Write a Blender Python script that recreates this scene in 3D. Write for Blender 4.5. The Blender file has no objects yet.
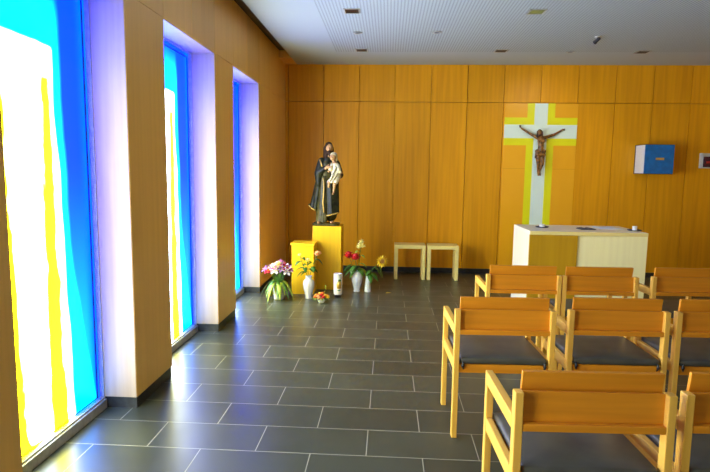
import bpy, bmesh, math, random
from mathutils import Vector, Matrix, Euler
random.seed(7)
PI = math.pi
sc = bpy.context.scene
COL = sc.collection

# ------------------------------------------------------------------ helpers
def link_obj(name, data, parent=None):
    o = bpy.data.objects.new(name, data)
    COL.objects.link(o)
    if parent is not None:
        o.parent = parent
    return o

def tag(o, label=None, cat=None, group=None, kind=None):
    if label: o['label'] = label
    if cat: o['category'] = cat
    if group: o['group'] = group
    if kind: o['kind'] = kind
    return o

def thing(name, label, cat, loc=(0, 0, 0), rz=0.0, group=None):
    o = link_obj(name, None)
    o.empty_display_size = .1
    o.location = loc
    o.rotation_euler = (0, 0, rz)
    return tag(o, label, cat, group)

def copy_tree(o, parent=None):
    c = o.copy()
    COL.objects.link(c)
    if parent is not None:
        c.parent = parent
    for ch in list(o.children):
        copy_tree(ch, c)
    return c

def box(bm, x0, x1, y0, y1, z0, z1, M=None):
    vs = [Vector((x, y, z)) for z in (z0, z1) for y in (y0, y1) for x in (x0, x1)]
    if M is not None:
        vs = [M @ v for v in vs]
    v = [bm.verts.new(p) for p in vs]
    for f in ((0, 2, 3, 1), (4, 5, 7, 6), (0, 1, 5, 4), (2, 6, 7, 3), (0, 4, 6, 2), (1, 3, 7, 5)):
        bm.faces.new([v[i] for i in f])

def prism(bm, pts, z0, z1):
    a = [bm.verts.new((x, y, z0)) for x, y in pts]
    b = [bm.verts.new((x, y, z1)) for x, y in pts]
    n = len(pts)
    bm.faces.new(a[::-1]); bm.faces.new(b)
    for i in range(n):
        bm.faces.new((a[i], a[(i + 1) % n], b[(i + 1) % n], b[i]))

def lathe(bm, prof, n=24, c=(0, 0, 0), flutes=0, amp=0.0):
    rings = []
    for r, z in prof:
        if r < 1e-6:
            rings.append([bm.verts.new((c[0], c[1], c[2] + z))])
        else:
            ring = []
            for i in range(n):
                a = 2 * PI * i / n
                q = r * (1 + amp * math.cos(flutes * a))
                ring.append(bm.verts.new((c[0] + q * math.cos(a), c[1] + q * math.sin(a), c[2] + z)))
            rings.append(ring)
    for A, B in zip(rings, rings[1:]):
        for i in range(n):
            j = (i + 1) % n
            if len(A) == 1 and len(B) == 1: continue
            if len(A) == 1: bm.faces.new((A[0], B[j], B[i]))
            elif len(B) == 1: bm.faces.new((A[i], A[j], B[0]))
            else: bm.faces.new((A[i], A[j], B[j], B[i]))

def tube(bm, pts, rad, n=8):
    pts = [Vector(p) for p in pts]
    if not hasattr(rad, '__len__'): rad = [rad] * len(pts)
    rings = []
    for i, p in enumerate(pts):
        t = (pts[min(i + 1, len(pts) - 1)] - pts[max(i - 1, 0)]).normalized()
        a = t.cross(Vector((0.13, .97, .2))).normalized()
        b = t.cross(a)
        rings.append([bm.verts.new(p + (a * math.cos(2 * PI * k / n) + b * math.sin(2 * PI * k / n)) * rad[i]) for k in range(n)])
    for A, B in zip(rings, rings[1:]):
        for k in range(n):
            bm.faces.new((A[k], A[(k + 1) % n], B[(k + 1) % n], B[k]))
    bm.faces.new(rings[0][::-1]); bm.faces.new(rings[-1])

def ball(bm, c, r, M=None, u=16, v=10):
    if not hasattr(r, '__len__'): r = (r, r, r)
    m = Matrix.Translation(c) @ (M.to_4x4() if M is not None else Matrix.Identity(4)) @ Matrix.Diagonal((r[0], r[1], r[2], 1))
    bmesh.ops.create_uvsphere(bm, u_segments=u, v_segments=v, radius=1, matrix=m)

def leaf(bm, base, direction, length, width, droop=.3, n=6, fold=.15):
    """a leaf or petal: a bent blade, widest in the middle"""
    d = Vector(direction).normalized()
    side = d.cross(Vector((0, 0, 1)))
    if side.length < .05: side = Vector((1, 0, 0))
    side.normalize()
    up = side.cross(d)
    prev = None
    for i in range(n + 1):
        t = i / n
        w = width * .5 * math.sin(PI * (.08 + .92 * t)) ** .8
        c = Vector(base) + d * length * t - Vector((0, 0, 1)) * droop * length * t * t
        row = [bm.verts.new(c - side * w + up * w * fold * 2), bm.verts.new(c), bm.verts.new(c + side * w + up * w * fold * 2)]
        if prev:
            bm.faces.new((prev[0], prev[1], row[1], row[0]))
            bm.faces.new((prev[1], prev[2], row[2], row[1]))
        prev = row

def mesh_obj(name, bm, mat, parent=None, bevel=0.0, seg=2, smooth=False, solid=0.0, loc=None, subd=0):
    bmesh.ops.recalc_face_normals(bm, faces=bm.faces[:])
    me = bpy.data.meshes.new(name)
    bm.to_mesh(me); bm.free()
    if mat: me.materials.append(mat)
    if smooth:
        for p in me.polygons: p.use_smooth = True
    o = link_obj(name, me, parent)
    if loc: o.location = loc
    if solid:
        m = o.modifiers.new('Solidify', 'SOLIDIFY'); m.thickness = solid
    if bevel:
        m = o.modifiers.new('Bevel', 'BEVEL'); m.width = bevel; m.segments = seg; m.limit_method = 'ANGLE'
    if subd:
        m = o.modifiers.new('Sub', 'SUBSURF'); m.levels = subd; m.render_levels = subd
    return o

def boxes(name, lst, mat, parent=None, bevel=0.0, seg=2, loc=None):
    bm = bmesh.new()
    for b in lst: box(bm, *b)
    return mesh_obj(name, bm, mat, parent, bevel, seg, loc=loc)

def capsule(bm, p0, r0, p1, r1, n=14):
    p0, p1 = Vector(p0), Vector(p1)
    d = p1 - p0; L = d.length; t = d.normalized()
    pts, rad = [], []
    for k in range(1, 5):
        a = PI / 2 * (1 - k / 4); pts.append(p0 - t * r0 * math.sin(a)); rad.append(max(r0 * math.cos(a), r0 * .05))
    for k in range(1, 4):
        pts.append(p0 + d * k / 4); rad.append(r0 + (r1 - r0) * k / 4)
    for k in range(0, 4):
        a = PI / 2 * k / 4; pts.append(p1 + t * r1 * math.sin(a)); rad.append(max(r1 * math.cos(a), r1 * .05))
    tube(bm, pts, rad, n)

def blob(name, prims, mat, parent=None, voxel=.006, smooth=4, loc=None):
    """one continuous modelled surface grown over ellipsoids and tapering limbs"""
    bm = bmesh.new()
    for p in prims:
        if p[0] == 'c': capsule(bm, *p[1:])
        else: ball(bm, p[1], p[2], Euler(p[3]).to_matrix() if len(p) > 3 else None)
    bmesh.ops.recalc_face_normals(bm, faces=bm.faces[:])
    me = bpy.data.meshes.new('tmp'); bm.to_mesh(me); bm.free()
    t = bpy.data.objects.new('tmp', me); COL.objects.link(t)
    m = t.modifiers.new('R', 'REMESH'); m.mode = 'VOXEL'; m.voxel_size = voxel
    s = t.modifiers.new('S', 'SMOOTH'); s.factor = .5; s.iterations = smooth
    dg = bpy.context.evaluated_depsgraph_get()
    out = bpy.data.meshes.new_from_object(t.evaluated_get(dg))
    bpy.data.objects.remove(t); bpy.data.meshes.remove(me)
    out.name = name
    out.materials.clear(); out.materials.append(mat)
    for p in out.polygons: p.use_smooth = True
    o = link_obj(name, out, parent)
    if loc: o.location = loc
    return o

# ------------------------------------------------------------------ materials
class NT:
    def __init__(s, name):
        s.m = bpy.data.materials.new(name); s.m.use_nodes = True
        s.t = s.m.node_tree; s.b = s.t.nodes['Principled BSDF']
    def n(s, typ, **kw):
        nd = s.t.nodes.new(typ)
        for k, v in kw.items(): setattr(nd, k, v)
        return nd
    def l(s, a, b): s.t.links.new(a, b)
    def val(s, sock, v):
        if isinstance(v, (int, float)): sock.default_value = v
        else: s.l(v, sock)
    def math(s, op, a, b=0.0, c=0.0):
        nd = s.n('ShaderNodeMath', operation=op)
        s.val(nd.inputs[0], a); s.val(nd.inputs[1], b); s.val(nd.inputs[2], c)
        return nd.outputs[0]
    def step(s, x, e0, e1):
        nd = s.n('ShaderNodeMapRange', interpolation_type='SMOOTHSTEP')
        s.val(nd.inputs[0], x); s.val(nd.inputs[1], e0); s.val(nd.inputs[2], e1)
        return nd.outputs[0]
    def mix(s, f, a, b):
        nd = s.n('ShaderNodeMix', data_type='RGBA')
        s.val(nd.inputs[0], f)
        for sk, v in ((nd.inputs[6], a), (nd.inputs[7], b)):
            if isinstance(v, tuple): sk.default_value = (*v, 1)
            else: s.l(v, sk)
        return nd.outputs[2]
    def obj(s): return s.n('ShaderNodeTexCoord').outputs['Object']
    def xyz(s):
        nd = s.n('ShaderNodeSeparateXYZ'); s.l(s.obj(), nd.inputs[0]); return nd.outputs
    def noise(s, vec, scale, detail=3.0):
        nd = s.n('ShaderNodeTexNoise'); nd.inputs['Scale'].default_value = scale; nd.inputs['Detail'].default_value = detail
        if vec is not None: s.l(vec, nd.inputs['Vector'])
        return nd.outputs[0]
    def mapped(s, vec, scale, loc=(0, 0, 0)):
        nd = s.n('ShaderNodeMapping'); s.l(vec, nd.inputs[0]); nd.inputs['Scale'].default_value = scale; nd.inputs['Location'].default_value = loc
        return nd.outputs[0]
    def base(s, c):
        if isinstance(c, tuple): s.b.inputs['Base Color'].default_value = (*c, 1)
        else: s.l(c, s.b.inputs['Base Color'])
    def rough(s, r): s.val(s.b.inputs['Roughness'], r)
    def bump(s, h, strength, dist=.01):
        nd = s.n('ShaderNodeBump'); nd.inputs['Strength'].default_value = strength; nd.inputs['Distance'].default_value = dist
        s.l(h, nd.inputs['Height']); s.l(nd.outputs[0], s.b.inputs['Normal'])

def plain(name, c, rough=.5, metal=0.0, var=.12, nscale=30, trans=0.0, spec=.5):
    m = NT(name)
    f = m.step(m.noise(m.obj(), nscale), .3, .7)
    m.b.inputs['Specular IOR Level'].default_value = spec
    m.base(m.mix(f, tuple(x * (1 - var) for x in c), tuple(min(1, x * (1 + var)) for x in c)))
    m.rough(rough); m.b.inputs['Metallic'].default_value = metal
    if trans:
        m.b.inputs['Subsurface Weight'].default_value = trans
        m.b.inputs['Subsurface Radius'].default_value = (.02, .02, .02)
    return m.m

def wood(name, c, axis='z', rough=.35, contrast=.25, panel=None):
    """veneer with grain running along one axis; panel = (axis, pitch, origin) gives each panel its own tone"""
    m = NT(name)
    st = {'x': (1.2, 28, 28), 'y': (28, 1.2, 28), 'z': (28, 28, 1.2)}[axis]
    v = m.obj()
    f = m.noise(m.mapped(v, st), 1.0, 5)
    g = m.noise(m.mapped(v, tuple(x * .25 for x in st)), 1.0, 2)
    k = m.math('ADD', m.math('MULTIPLY', f, .6), m.math('MULTIPLY', g, .4))
    k = m.step(k, .25, .75)
    lo = tuple(x * (1 - contrast) ** (1 + .5 * i) for i, x in enumerate(c)); hi = tuple(min(1, x * (1 + contrast * .6)) for x in c)
    colr = m.mix(k, lo, hi)
    if panel:
        ax, pitch, org = panel
        s = m.xyz()['XYZ'.index(ax)]
        idx = m.math('FLOOR', m.math('DIVIDE', m.math('SUBTRACT', s, org), pitch))
        w = m.n('ShaderNodeTexWhiteNoise', noise_dimensions='1D'); m.l(idx, w.inputs['W'])
        hsv = m.n('ShaderNodeHueSaturation'); m.l(colr, hsv.inputs['Color'])
        m.l(m.math('MULTIPLY_ADD', w.outputs[0], .16, .92), hsv.inputs['Value'])
        colr = hsv.outputs[0]
    m.base(colr); m.rough(rough)
    m.bump(f, .04, .004); m.b.inputs['Specular IOR Level'].default_value = .28
    return m.m

WALLC = (.82, .365, .007)
M_wall = wood('wall_veneer', WALLC, 'z', .38, .12, ('X', .526, -.892))
M_wall_left = wood('side_wall_veneer', (.88, .54, .13), 'z', .38, .06, ('Y', .57, .131))
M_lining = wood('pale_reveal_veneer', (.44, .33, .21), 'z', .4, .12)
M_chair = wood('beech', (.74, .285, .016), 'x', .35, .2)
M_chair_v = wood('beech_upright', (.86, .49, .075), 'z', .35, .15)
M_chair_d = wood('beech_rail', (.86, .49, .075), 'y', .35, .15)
M_maple = wood('maple', (.90, .82, .58), 'x', .4, .06)
M_maple_v = wood('maple_upright', (.86, .78, .55), 'z', .4, .05)
M_maple_lit = wood('maple_lit', (.95, .86, .42), 'z', .4, .04)  # brighter copy of the altar maple, yellow glow painted into the colour
M_maple_shade = wood('maple_shaded', (.52, .285, .010), 'z', .4, .1)  # darker copy of the altar maple, shade painted into the colour
M_ped = wood('pedestal_veneer', (.90, .52, .012), 'z', .4, .10)
M_bench = wood('pale_beech', (.86, .70, .24), 'x', .4, .08)
M_slate_base = plain('slate_skirting', (.022, .024, .026), .35, var=.25)
M_frame = plain('grey_metal', (.40, .40, .36), .35, .2)
M_gasket = plain('black_rubber', (.01, .01, .012), .5)
M_black = plain('black_metal', (.01, .01, .01), .4)
M_cushion = plain('dark_vinyl', (.072, .069, .048), .42, var=.15, nscale=8)
M_white = plain('white_lacquer', (.78, .80, .80), .4, var=.03)
M_ceramic = plain('white_ceramic', (.82, .84, .88), .2, var=.03)
M_wax = plain('ivory_wax', (.85, .82, .70), .5, var=.03)
M_gold = plain('gilding', (.75, .48, .10), .35, .5)
M_blue = plain('blue_enamel', (.0, .15, .44), .35, var=.15, nscale=15)
M_paper = plain('white_linen', (.82, .84, .86), .7, var=.03)
M_book = plain('dark_cover', (.04, .045, .06), .5)
M_green = plain('leaf_green', (.05, .16, .012), .5, var=.4)
M_lime = plain('lime_green_leaf', (.28, .38, .03), .5, var=.35)
M_red = plain('red_petals', (.55, .008, .008), .5, var=.3)
M_pink = plain('pink_petals', (.72, .22, .42), .5, var=.35, nscale=40)
M_whitepetal = plain('white_petals', (.85, .78, .70), .5, var=.08)
M_lilac = plain('lilac_petals', (.42, .22, .62), .5, var=.3)
M_yellow = plain('yellow_petals', (.95, .60, .015), .5, var=.15)
M_cream = plain('cream_petals', (.85, .75, .25), .5, var=.12)
M_peach = plain('peach_petals', (.85, .38, .14), .5, var=.2)
M_orange = plain('orange_petals', (.80, .22, .02), .5, var=.3)
M_seed = plain('sunflower_seeds', (.25, .09, .01), .7, var=.4, nscale=120)
M_flesh = plain('painted_flesh', (.52, .27, .09), .45, var=.12)
M_hair = plain('painted_hair', (.04, .018, .006), .6, var=.3, spec=.15)
M_mantle = plain('dark_painted_cloth', (.014, .015, .004), .5, var=.85, nscale=14, spec=.3)  # wide tone range paints highlights of the folds into the colour
M_robe = plain('olive_painted_cloth', (.06, .05, .01), .45, var=.5, nscale=14, spec=.3)
M_childrobe = plain('cream_painted_cloth', (.72, .62, .34), .4, var=.2, nscale=18)
M_carved = plain('carved_brown_wood', (.19, .078, .012), .38, var=.85, nscale=22)  # strong tone contrast paints golden highlights into the wood
M_carved_dark = plain('carved_dark_wood', (.05, .022, .01), .45, var=.5, nscale=20)

def slate_floor():
    m = NT('slate_tiles')
    x, y, z = m.xyz()[:]
    row = m.math('FLOOR', m.math('DIVIDE', y, .3))
    odd = m.math('MODULO', m.math('ABSOLUTE', row), 2.0)
    u = m.math('ADD', m.math('DIVIDE', x, .6), m.math('MULTIPLY', m.math('SUBTRACT', 1.0, odd), .5))
    fu = m.math('FRACT', u); fv = m.math('FRACT', m.math('DIVIDE', y, .3))
    du = m.math('MULTIPLY', m.math('MINIMUM', fu, m.math('SUBTRACT', 1.0, fu)), .6)
    dv = m.math('MULTIPLY', m.math('MINIMUM', fv, m.math('SUBTRACT', 1.0, fv)), .3)
    d = m.math('MINIMUM', du, dv)
    tile = m.step(d, .0018, .0032)
    cv = m.n('ShaderNodeCombineXYZ'); m.l(m.math('FLOOR', u), cv.inputs[0]); m.l(row, cv.inputs[1])
    w = m.n('ShaderNodeTexWhiteNoise', noise_dimensions='2D'); m.l(cv.outputs[0], w.inputs['Vector'])
    n1 = m.noise(m.obj(), 4.0, 6)
    k = m.math('ADD', m.math('MULTIPLY', w.outputs[0], .45), m.math('MULTIPLY', n1, .55))
    slate = m.mix(k, (.029, .033, .020), (.064, .070, .042))
    m.base(m.mix(tile, (.30, .29, .20), slate))
    m.rough(m.math('MULTIPLY_ADD', n1, .22, .22))
    m.b.inputs['Specular IOR Level'].default_value = .45
    m.bump(m.math('ADD', m.math('MULTIPLY', n1, .25), tile), .25, .004)
    return m.m
M_floor = slate_floor()

def ceiling_mat():
    m = NT('perforated_plaster')
    x, y, z = m.xyz()[:]
    p = .032
    fx = m.math('SUBTRACT', m.math('FRACT', m.math('DIVIDE', x, p)), .5)
    fy = m.math('SUBTRACT', m.math('FRACT', m.math('DIVIDE', y, p)), .5)
    r = m.math('SQRT', m.math('ADD', m.math('MULTIPLY', fx, fx), m.math('MULTIPLY', fy, fy)))
    hole = m.math('SUBTRACT', 1.0, m.step(r, .22, .30))
    area = m.math('MULTIPLY', m.math('GREATER_THAN', x, -.635), m.math('LESS_THAN', y, 3.78))
    area = m.math('MULTIPLY', area, m.math('LESS_THAN', x, 5.2))
    m.base(m.mix(m.math('MULTIPLY', hole, area), (.44, .495, .515), (.20, .22, .23)))
    m.rough(.85)
    return m.m
M_ceil = ceiling_mat()

def glass_mat():
    """painted glass lit from outside: white field, yellow streaks, blue and turquoise surround (s from the far jamb, v up)"""
    m = NT('painted_lit_glass')
    x, y, z = m.xyz()[:]
    nz = m.noise(m.mapped(m.obj(), (1, 2.2, .9)), 1.6, 2)
    nf = m.noise(m.mapped(m.obj(), (1, 26, .8)), 1.0, 3)
    nw = m.noise(m.mapped(m.obj(), (1, 4, 3.0)), 1.6, 3)
    wob = m.math('MULTIPLY', m.math('SUBTRACT', nz, .5), .10)
    s = m.math('MULTIPLY', y, -1.0)
    s2 = m.math('ADD', s, wob)
    v = m.math('ADD', z, m.math('MULTIPLY', wob, .5))
    # white/blue border: s = .29 at the bottom .. .365 at the top
    edge = m.math('MULTIPLY_ADD', z, .035, .285)
    topw = m.math('MULTIPLY_ADD', s, .02, 2.12)
    white = m.math('MULTIPLY', m.step(m.math('SUBTRACT', s2, edge), -.012, .022), m.math('SUBTRACT', 1.0, m.step(m.math('SUBTRACT', v, topw), -.015, .02)))
    # turquoise fringe inside the blue
    wid = m.math('MAXIMUM', .065, m.math('MULTIPLY_ADD', z, -.16, .24))
    cy1 = m.step(m.math('SUBTRACT', s2, m.math('SUBTRACT', edge, wid)), -.03, .04)
    cyt = m.math('SUBTRACT', 1.0, m.step(m.math('SUBTRACT', v, topw), .05, .40))
    cyan = m.math('MULTIPLY', cy1, m.math('MAXIMUM', cyt, m.step(s2, .62, .80)))
    deep = m.mix(m.step(z, 0.0, 1.6), (.0, .12, 2.2), (.0, .014, 2.4))
    deep = m.mix(m.step(s, .03, .14), (.0, .03, .6), deep)
    blue = m.mix(cyan, deep, (.0, .30, 1.4))
    whit = m.mix(nf, (1.75, 2.15, 2.75), (1.95, 2.3, 2.75))
    # yellow streaks
    def band(a0, a1, b0, b1, soft=.02):
        lo = m.math('MULTIPLY_ADD', z, (a1 - a0) / 2.0, a0); hi = m.math('MULTIPLY_ADD', z, (b1 - b0) / 2.0, b0)
        q = m.math('ADD', s, m.math('ADD', m.math('MULTIPLY', m.math('SUBTRACT', nf, .5), .05), m.math('MULTIPLY', m.math('SUBTRACT', nw, .5), .09)))
        return m.math('MULTIPLY', m.step(m.math('SUBTRACT', q, lo), -soft, soft), m.math('SUBTRACT', 1.0, m.step(m.math('SUBTRACT', q, hi), -soft, soft)))
    y1 = m.math('MULTIPLY', band(.345, .385, .515, .468), m.math('SUBTRACT', 1.0, m.step(v, 1.96, 2.02)))
    y2 = m.math('MULTIPLY', band(.700, .745, .95, .86), m.math('SUBTRACT', 1.0, m.step(v, 1.93, 2.0)))
    y3 = m.math('MULTIPLY', m.math('SUBTRACT', 1.0, m.step(m.math('SUBTRACT', z, m.math('MULTIPLY_ADD', s, .45, -.20)), -.02, .05)), m.step(s, .45, .5))
    yel = m.math('MINIMUM', 1.0, m.math('ADD', m.math('MAXIMUM', y1, y2), y3))
    whit = m.mix(yel, whit, (1.9, 1.75, .006))
    colr = m.mix(white, blue, whit)
    m.base((.0, .0, .0)); m.rough(.3); m.b.inputs['Specular IOR Level'].default_value = .08
    m.l(colr, m.b.inputs['Emission Color'])
    m.b.inputs['Emission Strength'].default_value = GLASS
    return m.m
GLASS = 6.5
M_glass = glass_mat()

def cross_mat():
    """panel behind the altar: a pale cross edged in yellow on orange (origin at the panel's foot centre)"""
    m = NT('painted_cross_panel')
    x, y, z = m.xyz()[:]
    ax = m.math('ABSOLUTE', x)
    az = m.math('ABSOLUTE', m.math('SUBTRACT', z, CROSS_Z))
    lt = lambda a, b: m.math('SUBTRACT', 1.0, m.step(a, b - .004, b + .004))
    yel = m.math('MAXIMUM', lt(ax, .197), lt(az, .200))
    whi = m.math('MAXIMUM', lt(ax, .093), lt(az, .097))
    n = m.noise(m.obj(), 5, 3)
    seam = m.math('MULTIPLY', m.math('LESS_THAN', m.math('ABSOLUTE', m.math('SUBTRACT', z, 1.50)), .004), .25)
    org = m.mix(n, (.90, .40, .008), (.94, .46, .014))
    org = m.mix(seam, org, (.4, .15, .0))
    c = m.mix(yel, org, (.84, .80, .008))
    c = m.mix(whi, c, (.76, .90, .80))
    m.base(c); m.rough(.3)
    return m.m
CROSS_Z = 2.119 - .08
M_cross = cross_mat()

# ------------------------------------------------------------------ the room
XL, YB, ZC, ZS, ZB = -1.464, 4.636, 3.063, 2.528, .0756
XR, YR = 6.2, -6.4
def struct(o): o['kind'] = 'structure'; return o

struct(boxes('floor', [(-2.0, XR, YR, YB + .2, -.06, 0)], M_floor))
# back wall: veneer panels in two tiers over a dark backing
lst = [(-1.9, XR, YB + .05, YB + .2, 0, 3.5)]
x = -.892 - 2 * .526
while x < XR:
    a, b = max(x, -1.6), min(x + .526, XR)
    if b - a > .02:
        lst += [(a + .004, b - .004, YB, YB + .051, ZB, ZS - .004), (a + .004, b - .004, YB, YB + .051, ZS + .004, 3.4)]
    x += .526
struct(boxes('wall_back', lst, M_wall))
struct(boxes('baseboard_back', [(-1.6, XR, YB - .012, YB + .01, 0, ZB)], M_slate_base, bevel=.002))
# side wall with deep window openings
WINS = [(-3.24, -2.15), (-1.53, -.437), (.131, 1.2526), (1.842, 2.9225)]
XG = -1.69
piers = []
edges = [YR] + [v for w in WINS for v in w] + [YB]
for i in range(0, len(edges), 2):
    piers.append((edges[i], edges[i + 1]))
lst = [(-1.95, XL, a, b, ZB, ZS) for a, b in piers]
seams = [YR, -5.4, -4.9, -4.4, -3.8, -3.24, -2.7, -2.15, -1.53, -.98, -.437, .131, .69, 1.2526, 1.842, 2.38, 2.9225, 3.5, 4.07, YB]
lst += [(-1.95, XL, a + .0015, b - .0015, ZS + .003, 3.5) for a, b in zip(seams, seams[1:])]
lst += [(-1.95, XL - .004, YR, YB, ZS + .001, 3.5)]
lst += [(XL - .01, -1.291, 4.15, YB, ZC - .002, 3.3)]
struct(boxes('wall_left', lst, M_wall_left, bevel=.0015, seg=1))
struct(boxes('baseboard_left', [(-1.94, XL - .006, a + .006, b - .006, 0, ZB) for a, b in piers], M_slate_base))
struct(boxes('slot_strip', [(XL, -1.20, YR, 4.15, ZC + .10, ZC + .16)], M_black))  # black strip filling the slot between side wall and ceiling edge
for i, (a, b) in enumerate(WINS):
    w = struct(link_obj('window_%d' % (i + 1), None)); w.location = (XG, b, 0)
    W = b - a
    fw = .012
    boxes('window_frame', [(-.05, .018, -W, -W + fw, .06, ZS), (-.05, .018, -fw, 0, .06, ZS), (-.05, .018, -W + fw, -fw, .06, .06 + fw), (-.05, .018, -W + fw, -fw, ZS - fw, ZS)], M_frame, w, bevel=.003)
    boxes('gasket', [(-.012, -.006, -.048, -.040, .08, ZS - .04), (-.012, -.006, -W + .04, -W + .048, .08, ZS - .04), (-.012, -.006, -W + .04, -.04, ZS - .048, ZS - .04), (-.012, -.006, -W + .04, -.04, .078, .084)], M_gasket, w)
    boxes('glass_pane', [(-.03, -.012, -W + fw, -fw, .06 + fw, ZS - fw)], M_glass, w)
    boxes('window_sill', [(-.05, .03, -W, 0, 0, .06)], M_frame, w, bevel=.004)
    xa, xb = .018, XL - XG - .004
    tag(boxes('reveal_lining', [(xa, xb, 0, -.005, ZB, ZS), (xa, xb, -W, -W + .005, ZB, ZS), (xa, xb, -W + .005, -.005, ZS - .005, ZS)], M_lining, w), 'pale veneer lining of the window reveal')
struct(boxes('wall_right', [(XR, XR + .1, YR, YB + .2, 0, 3.5)], M_wall))
struct(boxes('ceiling', [(-1.291, XR, YR, YB, ZC, ZC + .2)], M_ceil))

# ------------------------------------------------------------------ ceiling fixtures
def ceiling_light(x, y, label, glow=False):
    t = thing('ceiling_light', label, 'ceiling light', (x, y, ZC), 0, 'recessed rectangular ceiling lights')
    boxes('frame', [(-.08, .08, -.085, -.07, -.008, 0), (-.08, .08, .07, .085, -.008, 0), (-.08, -.065, -.07, .07, -.008, 0), (.065, .08, -.07, .07, -.008, 0)], M_frame, t)
    boxes('louvre', [(-.065, .065, -.07, .07, -.003, -.001)] + [(-.06 + k * .02, -.056 + k * .02, -.07, .07, -.007, -.001) for k in range(7)], M_louvre_g if glow else M_black, t)
M_louvre_g = plain('green_tinted_reflector', (.22, .26, .06), .3, .4)
ceiling_light(-.30, 1.90, 'dark recessed ceiling light nearest the window wall, in the front line of ceiling lights')
ceiling_light(1.48, 1.94, 'greenish recessed ceiling light, brightest of the rectangular ones', True)
ceiling_light(-.29, 3.65, 'recessed ceiling light close to the back wall nearest the statue')
ceiling_light(1.487, 3.69, 'recessed ceiling light close to the back wall above bare veneer beside the cross')
ceiling_light(3.27, 3.75, 'recessed ceiling light close to the back wall above the blue box')
def downlight(x, y, label):
    t = thing('downlight', label, 'ceiling light', (x, y, ZC), 0, 'small round downlights')
    bm = bmesh.new(); lathe(bm, [(.035, -.001), (.052, -.001), (.055, -.006), (.05, -.011), (.036, -.010), (.032, -.002)], 20)
    mesh_obj('trim_ring', bm, M_frame, t, smooth=True)
    bm = bmesh.new(); lathe(bm, [(0, -.004), (.034, -.003), (.034, -.001), (0, -.001)], 16)
    mesh_obj('lens', bm, M_black, t)
downlight(-.29, 2.75, 'small round downlight in the ceiling nearest the window wall')
downlight(.595, 2.73, 'small round downlight in mid ceiling above the stools')
downlight(2.37, 3.735, 'small round downlight in the ceiling over the cross panel')
t = thing('spotlight', 'black swivel spotlight hanging from the ceiling, aimed at the cross', 'spotlight', (2.42, 2.95, ZC)); t.scale = (.62, .62, .62)
bm = bmesh.new(); lathe(bm, [(0, 0), (.05, 0), (.05, -.012), (0, -.012)], 20); mesh_obj('mounting_plate', bm, M_white, t)
bm = bmesh.new(); tube(bm, [(0, 0, -.01), (0, 0, -.05)], .008); mesh_obj('arm', bm, M_black, t)
bm = bmesh.new(); tube(bm, [(.02, -.05, -.04), (0, 0, -.065), (-.02, .06, -.09)], [.03, .034, .04], 14); mesh_obj('lamp_head', bm, M_black, t, bevel=.003)

# ------------------------------------------------------------------ chairs
def make_chair():
    t = thing('armchair', 'x', 'chair', (0, 0, 0), 0, 'wooden armchairs in rows')
    hw, pw = .265, .015          # half spacing of the posts, half post width
    for s in (-1, 1):
        c = s * hw
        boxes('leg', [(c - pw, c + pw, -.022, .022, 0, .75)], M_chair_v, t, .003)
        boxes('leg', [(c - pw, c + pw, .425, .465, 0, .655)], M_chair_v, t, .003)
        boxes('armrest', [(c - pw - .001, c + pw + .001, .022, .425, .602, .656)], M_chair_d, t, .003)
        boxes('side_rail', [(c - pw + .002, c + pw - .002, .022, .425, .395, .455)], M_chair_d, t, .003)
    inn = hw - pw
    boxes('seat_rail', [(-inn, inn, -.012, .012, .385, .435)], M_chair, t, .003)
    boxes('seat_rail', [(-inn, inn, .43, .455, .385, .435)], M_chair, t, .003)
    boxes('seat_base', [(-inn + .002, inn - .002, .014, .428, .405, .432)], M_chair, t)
    # cushion: rounded slab, slightly domed
    bm = bmesh.new()
    N = 10
    g0, g1 = [], []
    for j in range(N + 1):
        r0, r1 = [], []
        for i in range(N + 1):
            u, v = i / N * 2 - 1, j / N * 2 - 1
            dome = (1 - u ** 4) * (1 - v ** 4) * .012
            X, Y = u * (inn - .008), .215 + v * .232
            r0.append(bm.verts.new((X, Y, .437))); r1.append(bm.verts.new((X, Y, .474 + dome)))
        g0.append(r0); g1.append(r1)
    for j in range(N):
        for i in range(N):
            bm.faces.new((g1[j][i], g1[j][i + 1], g1[j + 1][i + 1], g1[j + 1][i]))
            bm.faces.new((g0[j][i], g0[j + 1][i], g0[j + 1][i + 1], g0[j][i + 1]))
    per = [(0, i) for i in range(N)] + [(j, N) for j in range(N)] + [(N, i) for i in range(N, 0, -1)] + [(j, 0) for j in range(N, 0, -1)]
    for (a, b), (c, d) in zip(per, per[1:] + per[:1]):
        bm.faces.new((g0[a][b], g0[c][d], g1[c][d], g1[a][b]))
    cu = mesh_obj('seat_cushion', bm, M_cushion, t, bevel=.012, seg=3, smooth=True)
    for s in (-1, 1):
        bm = bmesh.new()
        tube(bm, [(s * (inn - .022), -.002, .452), (s * (inn - .022), -.024, .446), (s * (inn - .020), -.025, .425), (s * (inn - .026), -.019, .41)], [.006, .007, .007, .004], 6)
        ball(bm, (s * (inn - .021), -.025, .431), .010, u=8, v=6)
        mesh_obj('tie', bm, M_black, cu, smooth=True)
    # reclined back board, upright rack board and its ledge
    bm = bmesh.new()
    M = Matrix.Translation((0, .036, .72)) @ Matrix.Rotation(math.radians(9), 4, 'X')
    box(bm, -inn + .001, inn - .001, -.008, .008, -.105, .098, M)
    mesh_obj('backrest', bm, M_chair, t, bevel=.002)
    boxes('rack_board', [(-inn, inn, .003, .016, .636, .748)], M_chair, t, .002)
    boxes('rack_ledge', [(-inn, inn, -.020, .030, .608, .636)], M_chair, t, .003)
    return t
proto = make_chair()
def place_chair(xl, xr, y, deg, label, first=[True]):
    o = proto if first[0] else copy_tree(proto)
    first[0] = False
    o.location = ((xl + xr) / 2, y, 0); o.rotation_euler = (0, 0, math.radians(deg)); o['label'] = label
    return o
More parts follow.
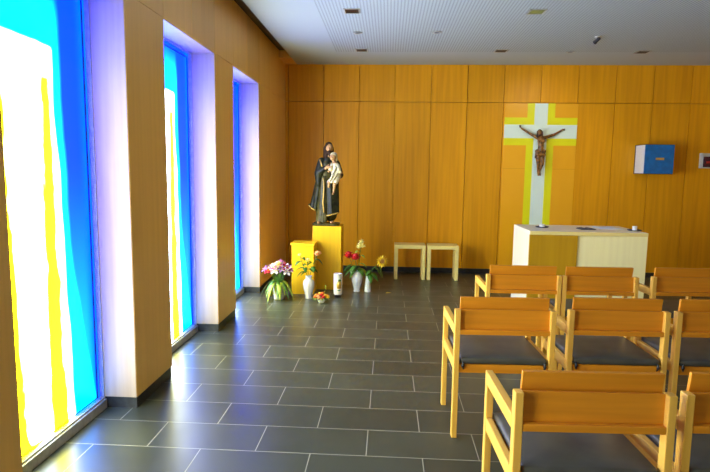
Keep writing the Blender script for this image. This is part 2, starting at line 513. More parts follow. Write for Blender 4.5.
place_chair(.865, 1.385, .49, 1, 'wooden armchair in the row nearest the altar, end one by the open floor')
place_chair(1.428, 1.958, .50, 1, 'wooden armchair in the row nearest the altar, second from the open floor')
place_chair(2.104, 2.634, .55, 2, 'wooden armchair in the row nearest the altar, cut by the photo edge')
place_chair(.497, 1.020, -.624, 2, 'wooden armchair with dark cushion, end of the middle row beside the open floor')
place_chair(1.138, 1.664, -.568, 1.5, 'wooden armchair with dark cushion, second in the middle row')
place_chair(1.735, 2.265, -.545, 1.5, 'wooden armchair with dark cushion, middle row, cut by the photo edge')
place_chair(.568, 1.088, -1.785, 2.0, 'closest wooden armchair, shown whole in its width, end of the rearmost row')
place_chair(1.162, 1.69, -1.745, 2.6, 'closest wooden armchair cut by the photo edge, in the rearmost row')

# ------------------------------------------------------------------ altar and what lies on it
AX0, AX1, AY0, AY1, AH = 1.565, 2.755, 2.10, 2.84, .92
t = thing('altar', 'pale wooden altar table below the cross panel', 'altar', ((AX0 + AX1) / 2, (AY0 + AY1) / 2, 0))
ox, oy = (AX0 + AX1) / 2, (AY0 + AY1) / 2
hx, hy = (AX1 - AX0) / 2, (AY1 - AY0) / 2
boxes('table_top', [(-hx, hx, -hy, hy, AH - .038, AH)], M_maple, t, .003)
boxes('side_panel', [(-hx, -hx + .038, -hy + .035, hy, 0, AH - .038)], M_maple_v, t, .003)
tag(boxes('front_panel', [(-hx + .002, -.105, -hy + .003, -hy + .035, 0, AH - .038)], M_maple_shade, t), 'maple front panel with its shade painted brown')
tag(boxes('front_edge', [(-hx + .001, hx - .001, -hy - .004, -hy, AH - .037, AH - .001)], M_bench, t), 'yellow veneered edge')
bm = bmesh.new()
prism(bm, [(-.105, -hy + .020), (-.105, -hy + .055), (hx, -hy + .036), (hx, -hy + .003), (hx - .02, -hy + .003)], 0, AH - .038)
mesh_obj('angled_panel', bm, M_maple_lit, t)

def candle(x, y, label, h, r):
    c = thing('votive_candle', label, 'candle', (x, y, AH), 0, 'candles on the altar')
    bm = bmesh.new(); lathe(bm, [(0, .001), (.06, .001), (.075, .010), (.072, .012), (.058, .005), (0, .005)], 24); mesh_obj('dish', bm, M_book, c, smooth=True)
    bm = bmesh.new(); lathe(bm, [(0, .006), (r, .006), (r, h), (r * .8, h + .003), (r * .3, h - .004), (0, h - .004)], 24); mesh_obj('wax', bm, M_wax, c, smooth=False)
    bm = bmesh.new(); tube(bm, [(0, 0, h - .006), (.001, 0, h + .006)], .0015, 6); mesh_obj('wick', bm, M_black, c)
candle(2.735 - .02, 2.33, 'white candle on a dark dish at the altar end above the bright panel', .048, .024)
candle(1.80, 2.52, 'low white candle on a dark dish at the altar end by its white side', .032, .030)
b = thing('book', 'dark open book lying in the middle of the altar', 'book', (2.235, 2.40, AH), .05); b.scale = (.68, .9, .8)
boxes('cover', [(-.12, .12, -.08, .08, .001, .006)], M_book, b)
bm = bmesh.new()
for s in (-1, 1):
    pr = [(s * .115, .006), (s * .003, .006), (s * .003, .012), (s * .04, .022), (s * .08, .018), (s * .115, .012)]
    A = [bm.verts.new((px, -.072, pz)) for px, pz in pr]; B = [bm.verts.new((px, .072, pz)) for px, pz in pr]
    bm.faces.new(A); bm.faces.new(B[::-1])
    for i in range(6): bm.faces.new((A[i], A[(i + 1) % 6], B[(i + 1) % 6], B[i]))
mesh_obj('pages', bm, M_book, b)
bm = bmesh.new(); g = []
for j in range(9):
    g.append([bm.verts.new((2.40 + .24 * i / 8 + .01 * math.sin(j), 2.42 + .30 * j / 8, AH + .003 + .0025 * math.sin(i * 1.3) * math.cos(j * .9) + .0025)) for i in range(9)])
for j in range(8):
    for i in range(8): bm.faces.new((g[j][i], g[j][i + 1], g[j + 1][i + 1], g[j + 1][i]))
tag(mesh_obj('altar_cloth', bm, M_paper, None, smooth=True, solid=.003), 'small white linen cloth spread beside the open book', 'cloth')

# ------------------------------------------------------------------ on the back wall
bm = bmesh.new(); box(bm, -.520, .520, -.008, 0, 0, ZS - .006 - .08)
o = mesh_obj('cross_panel', bm, M_cross, None, bevel=.001, loc=(2.281, YB - .001, .08))
tag(o, 'tall orange wall panel painted with a pale cross edged in yellow', 'panel')

cf = thing('crucifix_figure', 'carved brown figure of a crucified man with outstretched arms, on the pale cross', 'figure', (2.272, YB - .0712, 1.842)); cf.scale = (.93, .93, .93)
def P(px, py, y=0.0): return ((px - 540.5) / 66.8, y, (151 - py) / 66.8 - .005)
blob('body', [
    ('c', P(540.6, 139, .0), .050, P(541.3, 145, -.01), .043), ('c', P(541.3, 145, -.01), .043, P(541, 153, -.005), .046),
    ('c', P(536.8, 137.2, .0), .028, P(545, 137.2, 0), .028),
    ('c', P(540.6, 138), .030, P(539.4, 134), .024),
    ('e', P(538.7, 132.6, -.036), (.031, .038, .044), (.45, -.3, 0)), ('e', P(538.3, 134.3, -.062), (.020, .018, .024)), ('e', P(538.5, 132.9, -.076), (.007, .011, .012)), ('e', P(538.6, 141, -.03), (.026, .024, .034)), ('e', P(543, 141, -.03), (.026, .024, .034)),
    ('c', P(536.5, 137), .026, P(528.6, 132.5, .02), .019), ('c', P(528.6, 132.5, .02), .019, P(521.3, 127.8, .04), .014),
    ('c', P(545.4, 137), .026, P(554.5, 134, .02), .019), ('c', P(554.5, 134, .02), .019, P(562, 129.6, .04), .014),
    ('e', P(519.8, 126.2, .042), (.014, .012, .020), (0, -.8, 0)), ('e', P(563.6, 128.6, .042), (.020, .012, .014)),
    ('c', P(538.4, 155, -.01), .037, P(538.7, 164.5, -.05), .027), ('c', P(543, 155, -.01), .037, P(542.8, 164.5, -.055), .027),
    ('c', P(538.7, 164.5, -.05), .026, P(539.6, 172.5, -.005), .016), ('c', P(542.8, 164.5, -.055), .026, P(540.6, 172.5, -.01), .016),
    ('c', P(539.7, 172.5, -.01), .017, P(539.4, 176, -.045), .013), ('c', P(540.7, 172.5, -.015), .017, P(541.2, 176, -.05), .013),
] + [('c', P(519.8, 126.2, .04), .006, P(519.8 - 1.6 + k * .8, 124.6 - .2 * (k % 2), .025), .004) for k in range(4)]
  + [('c', P(563.8, 128.6, .04), .006, P(565.4, 127.4 + k * .8, .025), .004) for k in range(4)], M_carved, cf, .0055, 3)
tag(blob('hair', [('e', P(539.0, 131.2, -.022), (.036, .040, .036)), ('c', P(536.9, 131.5, -.025), .016, P(536.4, 137, -.034), .012), ('c', P(541.2, 131.5, -.018), .017, P(542.0, 137, -.02), .012), ('e', P(538.2, 135.5, -.064), (.018, .016, .018))], M_carved_dark, cf, .006, 2), 'dark carved hair and beard')
blob('loincloth', [('c', P(537.6, 151.5, -.008), .035, P(544.4, 151.5, -.008), .035), ('c', P(538, 154.5, -.02), .040, P(543.5, 155.2, -.02), .040), ('c', P(536.8, 151.5, -.03), .020, P(536.0, 158, -.015), .013), ('c', P(537.5, 151, -.04), .012, P(544.5, 153, -.045), .012), ('c', P(537.5, 153, -.05), .010, P(544.5, 156, -.05), .010)], M_carved, cf, .0055, 2)
for q, yf in ((P(519.8, 126.2), .02), (P(563.6, 128.6), .02), (P(540.2, 174), -.055)):
    bm = bmesh.new(); tube(bm, [(q[0], yf, q[2]), (q[0], .068, q[2])], .004, 8); mesh_obj('nail', bm, M_black, cf)

tb = thing('tabernacle', 'blue fronted wall box with a white side and small gold handle', 'wall box', (3.845, YB, 1.532))
boxes('cabinet_body', [(-.198, .198, -.30, 0, 0, .400)], M_white, tb, .002)
boxes('edging', [(-.202, -.196, -.302, 0, -.004, .003), (-.202, .200, -.302, 0, .397, .404), (-.202, .202, -.302, 0, -.005, .001), (-.202, -.196, -.02, 0, 0, .40)], M_black, tb)
d = tag(boxes('door', [(-.196, .200, -.316, -.301, .001, .400)], M_blue, tb, .003), 'deep blue door')
tag(boxes('handle', [(-.050, .062, -.330, -.317, .190, .222)], M_gold, d, .006), 'gold bar handle')

wl = thing('wall_lamp', 'small white wall bracket holding a dark purple red glass box', 'wall lamp', (4.66, YB, 1.62))
boxes('bracket', [(-.11, .11, -.012, 0, 0, .215), (-.11, -.075, -.05, -.012, .0, .215), (-.11, .11, -.05, -.012, .0, .012)], M_white, wl, .003)
tag(boxes('glass_box', [(-.068, .10, -.075, -.016, .016, .165)], plain('dark_ruby_glass', (.06, .012, .03), .2), wl, .006), 'dark purple red glass')
tag(boxes('lettered_strip', [(-.045, .02, -.078, -.0755, .07, .10)], M_red, wl), 'red strip')

# ------------------------------------------------------------------ stools
def make_stool():
    s = thing('stool', 'x', 'stool', (0, 0, 0), 0, 'pale wooden stools by the back wall')
    w, dpt, h, th = .218, .30, .49, .050
    boxes('seat', [(-w, w, 0, dpt, h - .052, h)], M_bench, s, .004)
    for q in (-1, 1):
        a, b = sorted((q * w, q * (w - th)))
        boxes('leg_panel', [(a, b, 0, dpt, 0, h - .052)], M_bench, s, .004)
    return s
s1 = make_stool(); s1.location = (.412, 4.02, 0); s1['label'] = 'pale wooden stool nearer the flowers and statue'
s2 = copy_tree(s1); s2.location = (.872, 4.02, 0); s2.rotation_euler = (0, 0, -.01); s2['label'] = 'pale wooden stool nearer the altar'

# ------------------------------------------------------------------ pedestals and the statue
p1 = tag(boxes('pedestal', [(-.182, .182, 0, .37, 0, .815)], M_ped, None, .004, loc=(-.674, 3.22, 0)), 'tall yellow wooden pedestal carrying the statue', 'pedestal', 'veneered pedestals')
p2 = thing('pedestal', 'short yellow wooden pedestal with an overhanging top, beside the taller one', 'pedestal', (-.935, 2.92, 0), 0, 'veneered pedestals')
boxes('body', [(-.136, .136, 0, .27, 0, .605)], M_ped, p2, .003)
boxes('top_board', [(-.150, .146, -.018, .28, .605, .630)], M_ped, p2, .003)

st = thing('saint_statue', 'dark painted statue of a robed bearded man carrying a small child', 'statue', (-.700, 3.40, .815))
def S(px, py, y=0.0): return ((px - 327) / 79.0, y, (224 - py) / 79.0)
bm = bmesh.new(); prism(bm, [(-.17, -.10), (-.14, -.14), (.13, -.14), (.165, -.10), (.165, .11), (-.17, .11)], 0, .028)
mesh_obj('plinth', bm, M_robe, st, bevel=.004)
# body of the man: head, neck, hands and feet as one figure under the robe
blob('body', [
    ('c', (-.05, 0, .08), .045, (-.045, 0, .50), .055), ('c', (.06, 0, .08), .045, (.045, 0, .50), .055), ('c', (0, 0, .50), .085, (.005, 0, .76), .085),
    ('c', S(328.5, 158), .035, S(329.3, 151, -.01), .032), ('e', S(329.6, 146.8, -.02), (.045, .055, .062), (.15, .10, .1)),
    ('e', S(329.9, 147.3, -.075), (.009, .014, .014)), ('e', S(330.6, 151.2, -.045), (.03, .03, .022)),
    ('c', S(321, 161), .04, S(318.5, 171, -.06), .034), ('c', S(318.5, 171, -.06), .032, S(327.8, 166, -.15), .020),
    ('e', S(329.2, 165.3, -.155), (.026, .014, .017), (0, -.3, 0)),
    ('c', S(335.5, 161), .04, S(341, 172, -.04), .034), ('c', S(341, 172, -.04), .030, S(333, 178, -.15), .020),
] + [('c', S(329.5, 164.4 + k * .8, -.16), .0065, S(333 - .3 * k, 164.6 + k * .9, -.165), .005) for k in range(4)]
  + [('c', S(328.5, 164.6, -.15), .007, S(330.3, 162.7, -.16), .005)]
  + [('e', S(320.2, 220.8, -.095), (.026, .052, .019)), ('e', S(333.6, 220.4, -.10), (.026, .052, .019))], M_flesh, st, .0055, 2)
tag(blob('hair', [('e', S(328.6, 144.6, .006), (.052, .058, .056)), ('c', S(325.6, 146, .0), .026, S(324.8, 156, .0), .022), ('c', S(331.8, 146, .012), .022, S(332.6, 153, .02), .020), ('c', S(328, 148, .03), .04, S(328, 157, .03), .035),
    ('c', S(330.2, 151.0, -.066), .030, S(330.9, 155.2, -.075), .016), ('c', S(327.6, 148, -.03), .016, S(326.6, 156, -.03), .02), ('c', S(327.6, 149.5, -.045), .013, S(330, 152, -.062), .016), ('c', S(332.2, 149.5, -.045), .010, S(331, 152, -.062), .014), ('c', S(328.6, 149.4, -.073), .006, S(331.8, 149.6, -.073), .006)], M_hair, st, .0055, 2), 'dark painted hair and beard')
folds = []
for k, (px, y0) in enumerate([(318.5, -.07), (320.5, -.10), (322.6, -.115), (324.8, -.12), (327, -.118)]):
    folds.append(('c', S(px, 219 + (k % 2), y0), .024, S(324 + .5 * k, 176, -.085), .020))
tag(blob('robe', folds + [('c', (-.045, .0, .12), .085, (-.02, 0, .5), .085), ('c', (.05, .0, .13), .085, (.02, 0, .5), .085), ('c', (0, 0, .5), .095, (0, 0, .76), .088), ('c', S(318, 221, .02), .030, S(321, 185), .05)], M_robe, st, .007, 3), 'olive brown under-robe')
mant = [('c', S(321.6, 159.5), .048, S(335, 160), .048), ('c', S(322, 160, -.01), .055, S(319.6, 172, -.055), .062), ('c', S(319.6, 172, -.05), .060, S(319.4, 182, -.05), .040),
        ('c', S(319.6, 171, -.07), .042, S(326, 166.5, -.13), .030), ('c', S(328, 160, .02), .085, S(328, 185, .02), .10),
        ('c', S(319, 182, .02), .055, S(312.2, 205, .02), .034), ('c', S(320, 182, -.02), .05, S(315.5, 207.5, -.01), .030), ('c', S(321, 186, .04), .06, S(317.5, 208, .04), .045), ('c', S(312.6, 205.4, .02), .030, S(308.8, 203.6, .02), .012),
        ('c', S(336, 162, .0), .055, S(340.2, 173, -.03), .05)]
for k in range(6):
    mant.append(('c', S(329.5 + 1.9 * k, 212.5 - .45 * k, -.125 + .012 * abs(k - 2)), .021, S(328.5 + 1.6 * k, 180, -.10 + .01 * abs(k - 2)), .030))
mant += [('c', S(337, 208, .0), .038, S(334.5, 178, .0), .062), ('c', S(332, 209, .03), .06, S(331, 178, .03), .08), ('c', S(337.6, 206, -.06), .035, S(335, 178, -.05), .05)]
blob('mantle', mant, M_mantle, st, .007, 3)
bm = bmesh.new()
tube(bm, [S(320.2, 158.2, -.062), S(321.8, 161.5, -.075), S(323, 165, -.098)], .009, 8)
tube(bm, [S(324.5, 176, -.112), S(325.4, 187, -.130), S(324.6, 200, -.142), S(325.6, 211, -.145)], .0085, 8)
tube(bm, [S(328.2, 213.6, -.138), S(331.4, 213.1, -.150), S(334.6, 212.2, -.145), S(338, 211.4, -.12), S(340.4, 210.4, -.085)], .009, 8)
tube(bm, [S(308.9, 204.4, -.0), S(312, 207.4, -.020), S(316, 209.2, -.046)], .008, 8)
tag(mesh_obj('gold_trim', bm, M_gold, st, smooth=True), 'gilded borders of the mantle')
ch = blob('child', [
    ('e', S(334.0, 155.6, -.105), (.042, .046, .048), (0, .1, 0)), ('e', S(333.4, 156.2, -.15), (.008, .010, .009)), ('c', S(334.8, 159, -.10), .022, S(335.6, 163, -.10), .026),
    ('c', S(335.6, 163, -.10), .045, S(337.5, 174, -.11), .052),
    ('c', S(333.4, 163.5, -.12), .020, S(331.8, 168.5, -.155), .016), ('c', S(331.8, 168.5, -.155), .015, S(330.0, 170, -.18), .011),
    ('c', S(338.8, 164, -.12), .020, S(340.4, 170, -.15), .016), ('c', S(336, 177, -.13), .034, S(331.2, 180, -.20), .024), ('c', S(331.2, 180, -.2), .022, S(330.6, 185, -.19), .014),
    ('c', S(338, 177, -.13), .034, S(336.6, 182, -.20), .024), ('c', S(336.6, 182, -.2), .021, S(335.4, 190, -.185), .013), ('e', S(334.8, 191.5, -.20), (.013, .026, .011))], M_flesh, st, .0055, 2)
tag(blob('child_robe', [('c', S(335.8, 164, -.10), .052, S(337.6, 174, -.115), .062), ('c', S(333.4, 163.5, -.12), .028, S(331.8, 168.2, -.155), .025), ('c', S(338.8, 164, -.12), .028, S(340.6, 170.5, -.14), .028), ('c', S(336, 176, -.13), .046, S(331.6, 180, -.19), .032), ('c', S(338.4, 176, -.13), .046, S(337.6, 180, -.19), .030),
    ('c', S(337, 166, -.16), .012, S(332, 179, -.215), .012), ('c', S(339.5, 170, -.16), .012, S(334, 180, -.215), .012)], M_childrobe, ch, .0055, 2), 'cream robe of the child')
tag(blob('child_hair', [('e', S(334.6, 153.6, -.095), (.045, .046, .038)), ('c', S(336.6, 155, -.085), .022, S(337, 158.5, -.08), .018)], M_childrobe, ch, .006, 2), 'pale hair of the child')

# ------------------------------------------------------------------ flowers
def petal_flower(bm, c, facing, n, L, W, cup=.5, droop=.25, twist=0.0):
    f = Vector(facing).normalized()
    a = f.cross(Vector((.3, .2, .9))).normalized(); b = f.cross(a)
    for k in range(n):
        an = 2 * PI * k / n + twist
        d = (a * math.cos(an) + b * math.sin(an)) * (1 - cup * .5) + f * cup
        leaf(bm, c, d, L, W, droop * .3, 5, .25)

def rose_bloom(bm, c, r, facing=(0, -.5, 1)):
    ball(bm, c, (r * .55, r * .55, r * .6), u=10, v=8)
    for ring, (rr, n, cup) in enumerate(((.75, 5, 1.3), (1.0, 6, .8), (1.15, 7, .35))):
        petal_flower(bm, Vector(c) - Vector((0, 0, r * .25)), facing, n, r * rr, r * .95, cup, .1, ring * .4)

def vase_stem(name, label, cat, pts, bloom_parts, leaves, group=None, rad=.003, leafmat=None):
    t = thing(name, label, cat, pts[0], 0, group)
    o = Vector(pts[0])
    bm = bmesh.new(); tube(bm, [Vector(p) - o for p in pts], rad, 6); mesh_obj('stem', bm, M_green, t, smooth=True)
    for p, d, L, W in leaves:
        bm = bmesh.new(); leaf(bm, Vector(p) - o, d, L * 1.15, W * 1.4, .75); mesh_obj('leaf', bm, leafmat or M_green, t, smooth=True, solid=.0012)
    for bn, fn, m in bloom_parts:
        bm = bmesh.new(); fn(bm, o); mesh_obj(bn, bm, m, t, smooth=True, solid=.0012 if bn == 'bloom' else 0)
    return t

def vase(label, loc, prof, flutes=0, amp=0, n=24):
    bm = bmesh.new(); lathe(bm, prof, n, flutes=flutes, amp=amp)
    return tag(mesh_obj('vase', bm, M_ceramic, None, smooth=True, loc=loc), label, 'vase', 'white vases with flowers')

# lilies and lush leaves in a pale pot beside the pier
X, Y = -1.175, 2.64
t = thing('potted_plant', 'pale pot of pink and white lilies with drooping lime leaves, next to the window pier', 'potted plant', (X, Y, 0))
bm = bmesh.new(); lathe(bm, [(0, 0), (.052, 0), (.058, .01), (.078, .20), (.082, .205), (.076, .207), (.070, .19), (.05, .02), (0, .02)], 28)
mesh_obj('pot', bm, M_ceramic, t, smooth=True)
bm = bmesh.new(); lathe(bm, [(0, .185), (.068, .185), (.068, .178), (0, .178)], 20); mesh_obj('soil', bm, M_seed, t)
rnd = random.Random(3)
for k in range(26):
    a = 2 * PI * k / 26 + rnd.uniform(-.1, .1)
    el = rnd.uniform(.1, .9)
    L = rnd.uniform(.14, .23)
    bm = bmesh.new(); leaf(bm, (.04 * math.cos(a), .04 * math.sin(a), .20), (math.cos(a) * .62, math.sin(a) * .62, el + .1), L, rnd.uniform(.032, .05), rnd.uniform(1.1, 1.8), 8)
    mesh_obj('leaf', bm, M_lime if rnd.random() < .7 else M_green, t, smooth=True, solid=.001)
fl = []
for k in range(20):
    a = k * 2.4; r = .135 * math.sqrt((k + .5) / 20)
    hx_, hy_ = r * 1.15 * math.cos(a), r * .8 * math.sin(a)
    hz = .42 - r * .75 + rnd.uniform(-.025, .025)
    m = [M_pink, M_whitepetal, M_cream, M_lilac, M_whitepetal, M_red, M_pink][k % 7]
    bm = bmesh.new()
    petal_flower(bm, (hx_, hy_, hz), (hx_ * 4, hy_ * 3 - .55, .75), 6, rnd.uniform(.06, .078), .038, .45, .3, k)
    f = mesh_obj('flower', bm, m, t, smooth=True, solid=.001)
    bm = bmesh.new(); ball(bm, (hx_, hy_ - .006, hz + .012), .009, u=8, v=6); mesh_obj('flower_centre', bm, M_yellow, f, smooth=True)
    bm = bmesh.new(); tube(bm, [(hx_ * .2, hy_ * .2, .185), (hx_ * .6, hy_ * .6, .30), (hx_, hy_, hz)], .0025, 5); mesh_obj('stem', bm, M_green, t)

# tall white fluted vase with peach roses before the short pedestal
X, Y = -.832, 2.72
vase('white fluted vase holding peach roses in front of the short pedestal', (X, Y, 0),
     [(0, 0), (.040, 0), (.042, .012), (.038, .022), (.044, .05), (.060, .12), (.066, .17), (.060, .21), (.040, .235), (.034, .245), (.040, .262), (.043, .270), (.038, .270), (.030, .245), (.036, .225), (.05, .19), (.05, .12), (.034, .05), (0, .03)], 8, .035, 32)
def rose_at(p, r): return lambda bm, o: rose_bloom(bm, Vector(p) - o, r)
def mk(x, y, z): return (X + x, Y + y, z)
vase_stem('rose', 'peach rose, highest bloom in the fluted vase, leaning over the tall pedestal', 'flower', [mk(.004, 0, .05), mk(.012, 0, .27), mk(.06, -.01, .42), mk(.105, -.02, .53)], [('bloom', rose_at(mk(.110, -.02, .545), .046), M_peach)],
          [(mk(.03, 0, .34), (.8, -.3, .5), .09, .045), (mk(.06, -.01, .42), (-.7, -.4, .5), .085, .042), (mk(.08, -.01, .47), (.9, -.1, .1), .08, .04), (mk(.045, 0, .38), (.3, -.9, .2), .08, .04)], 'peach and cream roses')
vase_stem('rose', 'cream rose standing in the middle of the fluted vase', 'flower', [mk(-.004, .004, .05), mk(-.006, .006, .27), mk(-.01, 0, .38), mk(-.012, -.01, .455)], [('bloom', rose_at(mk(-.012, -.012, .462), .032), M_cream)],
          [(mk(-.006, .003, .31), (-.8, -.4, .4), .09, .045), (mk(-.008, 0, .35), (.7, -.5, .4), .085, .042), (mk(-.01, 0, .40), (-.5, -.6, .7), .09, .045), (mk(-.012, 0, .42), (.5, -.2, .9), .08, .04)], 'peach and cream roses')
vase_stem('rose', 'leafy cream rose arching towards the lilies from the fluted vase', 'flower', [mk(-.008, -.004, .05), mk(-.014, -.006, .27), mk(-.06, -.02, .38), mk(-.10, -.02, .51)], [('bloom', rose_at(mk(-.105, -.022, .525), .024), M_cream)],
          [(mk(-.03, -.01, .32), (-.9, -.3, .2), .10, .045), (mk(-.05, -.02, .36), (-.9, 0, .4), .10, .045), (mk(-.08, -.02, .44), (-.6, -.6, .3), .09, .042), (mk(-.09, -.02, .48), (.6, -.5, .5), .08, .042), (mk(-.05, -.02, .37), (.3, -.8, .2), .08, .04)], 'peach and cream roses')

# low bowl of orange and yellow blooms
t = thing('flower_bowl', 'low bowl of orange and yellow blooms on the floor between vase and candle', 'flower arrangement', (-.655, 2.52, 0))
bm = bmesh.new(); lathe(bm, [(0, 0), (.03, 0), (.034, .008), (.06, .055), (.063, .057), (.056, .054), (.028, .012), (0, .012)], 24); mesh_obj('bowl', bm, M_ceramic, t, smooth=True)
for k in range(16):
    a = k * 2.4; r = .088 * math.sqrt((k + .5) / 16)
    bm = bmesh.new(); rose_bloom(bm, (r * math.cos(a), r * .75 * math.sin(a), .115 - r * .55), .026)
    mesh_obj('flower', bm, [M_orange, M_yellow, M_red, M_peach][k % 4], t, smooth=True, solid=.001)
for k in range(14):
    a = 2 * PI * k / 14
    bm = bmesh.new(); leaf(bm, (.03 * math.cos(a), .03 * math.sin(a), .055), (math.cos(a), math.sin(a), .35), .085, .028, .45); mesh_obj('leaf', bm, M_lime if k % 2 else M_green, t, smooth=True, solid=.001)
bm = bmesh.new(); tube(bm, [(.02, .01, .08), (.045, .01, .15), (.05, .0, .19)], .003, 6); ball(bm, (.05, 0, .195), (.008, .008, .014), u=8, v=6); mesh_obj('bud', bm, M_lime, t, smooth=True)

# decorated pillar candle
t = thing('pillar_candle', 'thick white pillar candle with a gold motif on a black foot, before the tall pedestal', 'candle', (-.492, 2.83, 0))
bm = bmesh.new(); lathe(bm, [(0, 0), (.042, 0), (.044, .008), (.03, .016), (.03, .026), (.046, .032), (.046, .036), (0, .036)], 24); mesh_obj('candle_foot', bm, M_black, t, smooth=False)
bm = bmesh.new(); lathe(bm, [(0, .036), (.051, .036), (.052, .04), (.052, .282), (.048, .288), (.03, .282), (0, .280)], 32); mesh_obj('wax', bm, M_wax, t, smooth=False)
bm = bmesh.new()
def patch(bm, a0, a1, z0, z1, r, skew=0):
    n = 8
    lo = [bm.verts.new((r * math.sin(a0 + (a1 - a0) * i / n), -r * math.cos(a0 + (a1 - a0) * i / n), z0 + skew * abs(i / n - .5))) for i in range(n + 1)]
    hi = [bm.verts.new((r * math.sin(a0 + (a1 - a0) * i / n), -r * math.cos(a0 + (a1 - a0) * i / n), z1 - skew * abs(i / n - .5))) for i in range(n + 1)]
    for i in range(n): bm.faces.new((lo[i], lo[i + 1], hi[i + 1], hi[i]))
patch(bm, -.15, .95, .105, .20, .0525, .02)
tag(mesh_obj('gold_motif', bm, M_gold, t, smooth=True, solid=.001), 'gold ornament in relief')
for q in ((.15, .85, .19, .225, .0525, .02), (.05, .7, .08, .10, .0525, .01)):
    bm = bmesh.new(); patch(bm, *q); tag(mesh_obj('leaf_motif', bm, M_green, t, smooth=True, solid=.001), 'green leaf ornament')
bm = bmesh.new(); tube(bm, [(0, 0, .279), (.001, 0, .297)], .002, 6); mesh_obj('wick', bm, M_black, t)

# white vase with red roses and a pale yellow lily
X, Y = -.283, 3.16
vase('white vase holding red roses beside the pillar candle', (X, Y, 0),
     [(0, 0), (.040, 0), (.044, .010), (.036, .022), (.042, .05), (.062, .13), (.070, .19), (.066, .225), (.060, .245), (.070, .262), (.066, .263), (.054, .245), (.058, .22), (.06, .18), (.05, .11), (.03, .04), (0, .03)], 8, .03, 32)
vase_stem('rose', 'big red rose above the vase rim, the one nearer the statue', 'flower', [mk(-.008, 0, .06), mk(-.02, 0, .26), mk(-.07, -.01, .36), mk(-.103, -.02, .455)], [('bloom', rose_at(mk(-.105, -.02, .47), .068), M_red)],
          [(mk(-.03, 0, .29), (-.8, -.4, .1), .12, .06), (mk(-.06, -.01, .34), (-.9, -.2, -.1), .10, .05), (mk(-.04, 0, .31), (-.2, -.9, .1), .10, .055)], 'red roses')
vase_stem('rose', 'big red rose under the yellow lily', 'flower', [mk(.004, -.006, .06), mk(.002, -.012, .26), mk(-.012, -.03, .36), mk(-.028, -.04, .43)], [('bloom', rose_at(mk(-.020, -.04, .448), .070), M_red)],
          [(mk(0, -.01, .29), (.6, -.6, .1), .11, .06), (mk(-.005, -.02, .33), (-.5, -.7, .2), .09, .05), (mk(.002, -.01, .28), (-.7, -.5, -.15), .10, .055)], 'red roses')
def lily_heads(bm, o):
    for q in ((.035, 0, .60), (.070, -.01, .575), (.02, -.012, .565), (.055, -.02, .63)):
        petal_flower(bm, Vector(mk(*q)) - o, (q[0] - .04, -.6, .6), 6, .050, .034, .6, .2, q[0] * 40)
vase_stem('lily', 'tall stem of pale yellow lilies rising behind the red roses', 'flower', [mk(.01, .008, .06), mk(.014, .01, .26), mk(.03, .01, .45), mk(.045, 0, .58)], [('bloom', lily_heads, M_cream)],
          [(mk(.02, .01, .35), (.8, -.3, .4), .11, .035), (mk(.025, .01, .40), (-.7, -.3, .5), .11, .035), (mk(.03, .01, .45), (.6, -.5, .6), .10, .035), (mk(.036, .01, .50), (-.5, -.4, .6), .10, .035), (mk(.016, .01, .29), (.9, -.3, .0), .13, .06), (mk(.016, .01, .30), (.8, .1, -.3), .13, .06)], None, .004, M_lime)

# narrow vase with a sunflower
X, Y = -.146, 3.17
vase('narrow white tapering vase holding the sunflower', (X, Y, 0), [(0, 0), (.040, 0), (.042, .006), (.037, .06), (.028, .15), (.023, .195), (.025, .203), (.022, .203), (.018, .19), (.022, .15), (.03, .05), (0, .02)])
def sun_face(bm, o):
    c = Vector(mk(.178, -.03, .395)) - o
    for q in range(2): petal_flower(bm, c, (.25, -1, .25), 14, .084 - .012 * q, .027, .10 + .25 * q, .05, q * .22)
def sun_core(bm, o): ball(bm, Vector(mk(.180, -.038, .396)) - o, (.040, .016, .040), Euler((-.2, 0, .25)).to_matrix())
vase_stem('sunflower', 'yellow sunflower with a brown centre leaning out of the narrow vase', 'flower', [mk(0, 0, .03), mk(.006, 0, .20), mk(.06, 0, .29), mk(.13, -.01, .365), mk(.172, -.02, .395)],
          [('bloom', sun_face, M_yellow), ('flower_centre', sun_core, M_seed)],
          [(mk(.03, 0, .24), (.7, -.5, .0), .11, .055), (mk(.05, 0, .27), (-.6, -.5, .1), .09, .05), (mk(.08, 0, .31), (.8, -.3, -.3), .10, .05), (mk(.02, 0, .23), (.2, -.8, -.3), .09, .05), (mk(.12, -.01, .355), (.6, -.2, -.7), .10, .035)], None, .005)
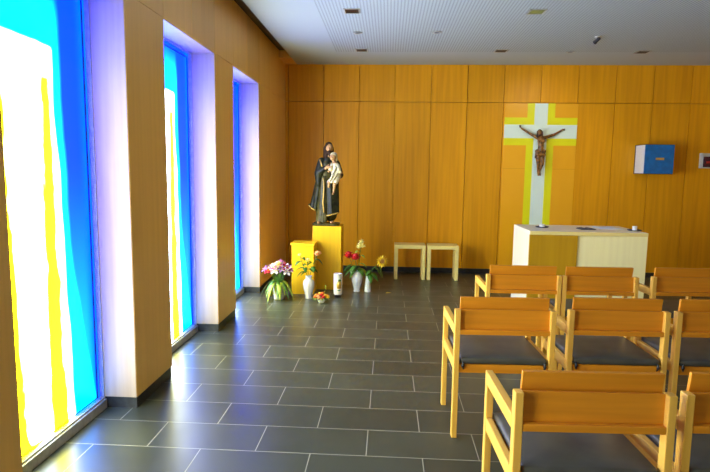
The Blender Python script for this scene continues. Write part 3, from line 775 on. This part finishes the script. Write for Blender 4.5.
bm = bmesh.new(); leaf(bm, (.085, 3.10, .004), (1, .2, .02), .07, .018, 0)
tag(mesh_obj('fallen_petal', bm, M_yellow, None, smooth=True, solid=.001), 'fallen yellow petal on the slate floor near the sunflower vase', 'petal')

# ------------------------------------------------------------------ light
w = bpy.data.worlds.new('World'); sc.world = w; w.use_nodes = True
bg = w.node_tree.nodes['Background']; bg.inputs[0].default_value = (.95, .95, .9, 1); bg.inputs[1].default_value = .35
def spot(name, loc, target, energy, size, color=(1, .86, .62), blend=.6, r=.04):
    l = bpy.data.lights.new(name, 'SPOT'); l.energy = energy; l.spot_size = math.radians(size); l.spot_blend = blend; l.color = color; l.shadow_soft_size = r
    o = link_obj(name, l); o.location = loc
    o.rotation_euler = (Vector(target) - Vector(loc)).to_track_quat('-Z', 'Y').to_euler()
    return o
spot('spotlight_beam', (2.40, 3.01, ZC - .085), (2.25, YB, 1.4), 28, 95, blend=1.0)

spot('added_altar_fill', (2.75, -.3, ZC - .05), (2.5, 2.1, .62), 55, 30, color=(1, .9, .66), blend=.9)  # unseen lamp without a fixture, added to brighten the altar

# ------------------------------------------------------------------ camera
f, yaw, pitch, roll = 553.77, -.0588, .1167, .0138
cam = bpy.data.cameras.new('camera'); co = link_obj('camera', cam)
cam.sensor_width = 36; cam.lens = f / 710 * 36; cam.clip_start = .05
F = Vector((math.sin(yaw) * math.cos(pitch), math.cos(yaw) * math.cos(pitch), -math.sin(pitch)))
r0 = Vector((math.cos(yaw), -math.sin(yaw), 0)); u0 = r0.cross(F)
r = r0 * math.cos(roll) + u0 * math.sin(roll); u = -r0 * math.sin(roll) + u0 * math.cos(roll)
co.matrix_world = Matrix(((r.x, u.x, -F.x, .0902), (r.y, u.y, -F.y, -3.7024), (r.z, u.z, -F.z, 1.5113), (0, 0, 0, 1)))
sc.camera = co
sc.view_settings.view_transform = 'Standard'; sc.view_settings.look = 'None'
sc.view_settings.exposure = 0.35; sc.view_settings.gamma = 1.0; sc.view_settings.use_curve_mapping = False
